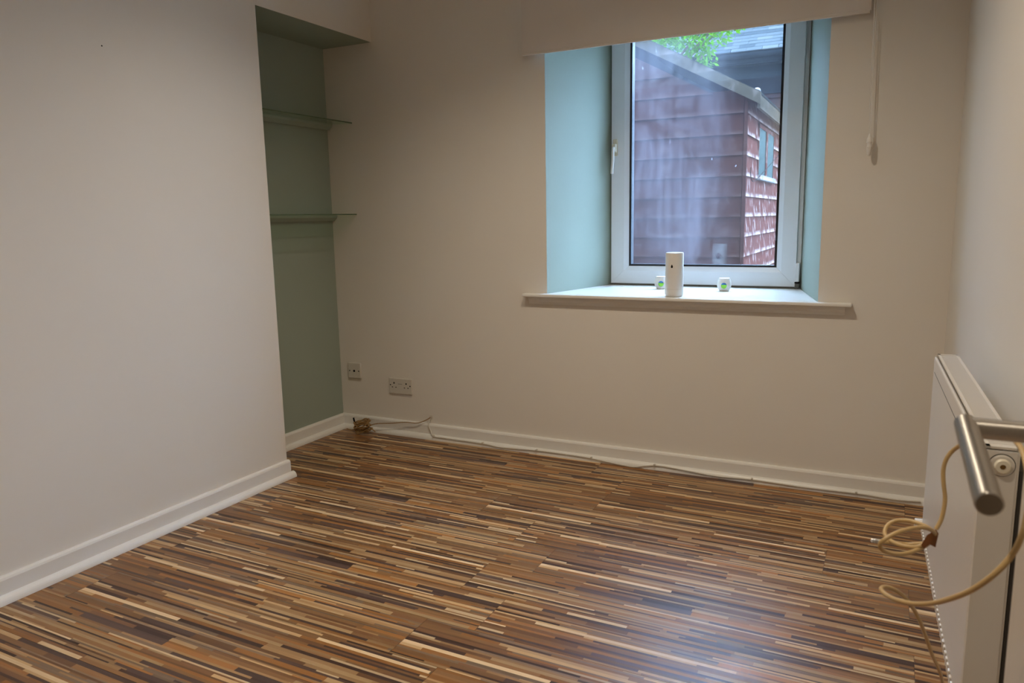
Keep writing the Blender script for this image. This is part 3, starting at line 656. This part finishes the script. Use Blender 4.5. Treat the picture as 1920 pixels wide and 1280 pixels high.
m = MB(); m.box(wx-.05, wx+.002, 5.74, 5.81, wz0+.02, wz1-.02); m.build('mullion', RED, wf)
m = MB(); m.box(wx-.05, wx+.018, wy0-.02, wy1+.02, wz0-.012, wz0+.022); tag(m.build('sill', PALEW, wf), 'pale flaking sill')
for (a, b) in ((wy0+.012, 5.742), (5.808, wy1-.012)):
    m = MB(); m.box(wx-.006, wx-.002, a, b, wz0+.02, wz1-.02); m.build('pane', SHEDPANE, wf)
m = MB(); m.tube([(shX+.03, 5.02, 1.455), (shX+.035, 5.0, 1.40), (shX+.04, 5.12, 1.375), (shX+.06, 5.55, 1.48), (shX+.08, 6.0, 1.60)], .0025, 6); m.build('wire', DARK, shed, smooth=True)
# roof: two felted slopes, bargeboards, eaves fascia
rx = shX-shW/2; rz = roofz(rx)
for s in (1, -1):
    xe = rx+s*(shW/2+.10)
    m = MB(); m.hexa([(xe, shY-.07, 1.872), (xe, shY+shL+.07, 1.872), (rx, shY+shL+.07, rz+.01), (rx, shY-.07, rz+.01), (xe, shY-.07, 1.890), (xe, shY+shL+.07, 1.890), (rx, shY+shL+.07, rz+.028), (rx, shY-.07, rz+.028)])
    m.build('roof_felt', FELT, shed)
    m = MB(); m.hexa([(xe+s*.004, shY-.078, 1.814), (rx, shY-.078, rz-.048), (rx, shY-.050, rz-.048), (xe+s*.004, shY-.050, 1.814), (xe+s*.004, shY-.078, 1.884), (rx, shY-.078, rz+.022), (rx, shY-.050, rz+.022), (xe+s*.004, shY-.050, 1.884)])
    tag(m.build('bargeboard', WEATH, shed), 'grey weathered bargeboard')
    m = MB(); xq = xe; m.box(min(xq, xq-s*.018), max(xq, xq-s*.018), shY-.05, shY+shL+.06, 1.795, 1.876); m.build('fascia', WEATH, shed)
m = MB(); m.lathe([(.024, 0), (.020, .014), (.010, .022), (.002, .024)], V((shX+.075, shY-.03, 1.893)), (0, 0, 1), 12); m.build('roof_cap', PALEW, shed, smooth=True)

BY = 13.0
bd = thing('slate_building', 'low dark building with slate roof beyond the shed', 'building', (-3, BY, GZ))
DWALL = mat('dark_boarding', ext((44, 33, 33)), .85, spec=0, noise=.35, nscale=5, stretch=(1, 1, 6)); DFAS = mat('dark_fascia', ext((24, 29, 32)), .8, spec=0, noise=.25, nscale=6)
ez = 3.70
m = MB(); m.box(-7, -.9, BY+.02, BY+3, GZ, ez-.02); m.build('core', DFAS, bd)
z = GZ
while z < 3.0:
    m = MB(); m.hexa([(-7, BY-.02, z), (-.9, BY-.02, z), (-.9, BY+.02, z), (-7, BY+.02, z), (-7, BY, z+.17), (-.9, BY, z+.17), (-.9, BY+.02, z+.17), (-7, BY+.02, z+.17)]); m.build('board', DWALL, bd); z += .16
m = MB(); m.box(-7, -.9, BY-.03, BY+.02, 3.06, 3.40); m.build('eaves_shade_panel', DFAS, bd)  # upper wall panel, shadow below the eaves put into its colour
m = MB(); m.box(-7, -.9, BY-.22, BY-.19, ez-.17, ez-.02); m.box(-7, -.9, BY-.2, BY+.02, ez-.19, ez-.165); m.build('fascia_board', DFAS, bd)
m = MB(); m.tube([(-7, BY-.27, ez-.06), (-.9, BY-.27, ez-.06)], .055, 12, smooth=0); m.build('gutter', mat('gutter_plastic', ext((26, 30, 33)), .7, spec=0, noise=.3), bd, smooth=True)
SLM = [mat('slate_a', ext((66, 69, 70), .62), .95, spec=0, noise=.3, nscale=4), mat('slate_b', ext((52, 56, 58), .62), .95, spec=0, noise=.3, nscale=4), mat('slate_c', ext((76, 77, 75), .62), .95, spec=0, noise=.3, nscale=4)]
sl = math.radians(36); cs, sn = math.cos(sl), math.sin(sl); base = []
for mt in SLM:
    m = MB(); m.box(-.118, .118, 0, .24, -.006, .008); o = m.build('slate', mt, bd, bevel=0); base.append(o)
first = [True]*3; rg = random.Random(5)
for row in range(14):
    for c in range(20):
        x = -5.6+c*.241+(.12 if row % 2 else 0); s = row*.112
        if x > -1.0: continue
        i = rg.choice([0, 0, 1, 1, 2])
        if first[i]: o = base[i]; first[i] = False
        else: o = base[i].copy(); COL.objects.link(o)
        o.parent = bd
        tilt = sl-.035+rg.uniform(-.008, .008)
        o.location = V((x+rg.uniform(-.003, .003), BY-.33+s*cs, ez-.02+s*sn+.006))-bd.location; o.rotation_euler = (tilt, 0, rg.uniform(-.006, .006))
m = MB(); m.hexa([(-7, BY-.3, ez-.03), (-.9, BY-.3, ez-.03), (-.9, BY+3.2, ez-.03+3.5*math.tan(sl)), (-7, BY+3.2, ez-.03+3.5*math.tan(sl)), (-7, BY-.3, ez-.022), (-.9, BY-.3, ez-.022), (-.9, BY+3.2, ez-.022+3.5*math.tan(sl)), (-7, BY+3.2, ez-.022+3.5*math.tan(sl))]); m.build('roof_deck', DFAS, bd)

# bush that hangs over the shed roof
LEAF = mat('leaf', (64, 108, 8), .7, spec=0, noise=.35, nscale=2.5); 
lt = LEAF.node_tree; bb = lt.nodes['Principled BSDF']; tl = lt.nodes.new('ShaderNodeBsdfTranslucent'); tl.inputs[0].default_value = lin((86, 124, 6)); ms = lt.nodes.new('ShaderNodeMixShader'); ms.inputs[0].default_value = .4
lt.links.new(bb.outputs[0], ms.inputs[1]); lt.links.new(tl.outputs[0], ms.inputs[2]); lt.links.new(ms.outputs[0], lt.nodes['Material Output'].inputs[0])
BARK = mat('bark', (92, 78, 60), .9, noise=.3, nscale=10)
bu = thing('leafy_tree', 'bright green leafy tree hanging over the shed roof', 'tree', (-2.6, 8.2, GZ))
rg = random.Random(9)
tips = []
m = MB(); m.tube([(-2.6, 8.2, GZ), (-2.55, 8.2, 1.2), (-2.4, 8.15, 2.3), (-2.35, 8.1, 2.9)], .05, 8, smooth=4); m.build('trunk', BARK, bu, smooth=True)
blobs = [((-2.55, 8.1, 3.25), (.55, .4, .45), 900), ((-2.05, 8.0, 3.15), (.45, .4, .35), 800), ((-1.75, 7.9, 2.98), (.34, .3, .22), 520), ((-1.50, 7.9, 3.10), (.30, .25, .16), 260), ((-1.72, 7.9, 2.74), (.13, .15, .14), 120), ((-2.2, 8.0, 2.85), (.3, .3, .25), 350), ((-1.30, 7.9, 3.20), (.18, .2, .10), 90), ((-3.1, 8.1, 3.2), (.5, .4, .45), 500), ((-2.2, 8.2, 3.6), (.8, .5, .3), 700)]
for k, (c, r, n) in enumerate(blobs):
    m = MB(); m.tube([(-2.4, 8.15, 2.2+.05*k), ((c[0]-2.4)/2, (c[1]+8.15)/2, (c[2]+2.4)/2), c], .014, 6, smooth=4); m.build('branch', BARK, bu, smooth=True)
m = MB()
for (c, r, n) in blobs:
    for _ in range(n):
        while True:
            p = V((rg.uniform(-1, 1), rg.uniform(-1, 1), rg.uniform(-1, 1)))
            if p.length < 1: break
        p = V(c)+V((p.x*r[0], p.y*r[1], p.z*r[2])); L = rg.uniform(.045, .08)
        d = V((rg.gauss(0, 1), rg.gauss(0, .7), rg.gauss(-.5, .6))).normalized(); s = d.cross(V((rg.gauss(0, .5), rg.gauss(0, .5), 1))).normalized()
        m.poly([p, p+d*L*.45+s*L*.24, p+d*L, p+d*L*.45-s*L*.24])
tag(m.build('foliage', LEAF, bu), None, kind='stuff')
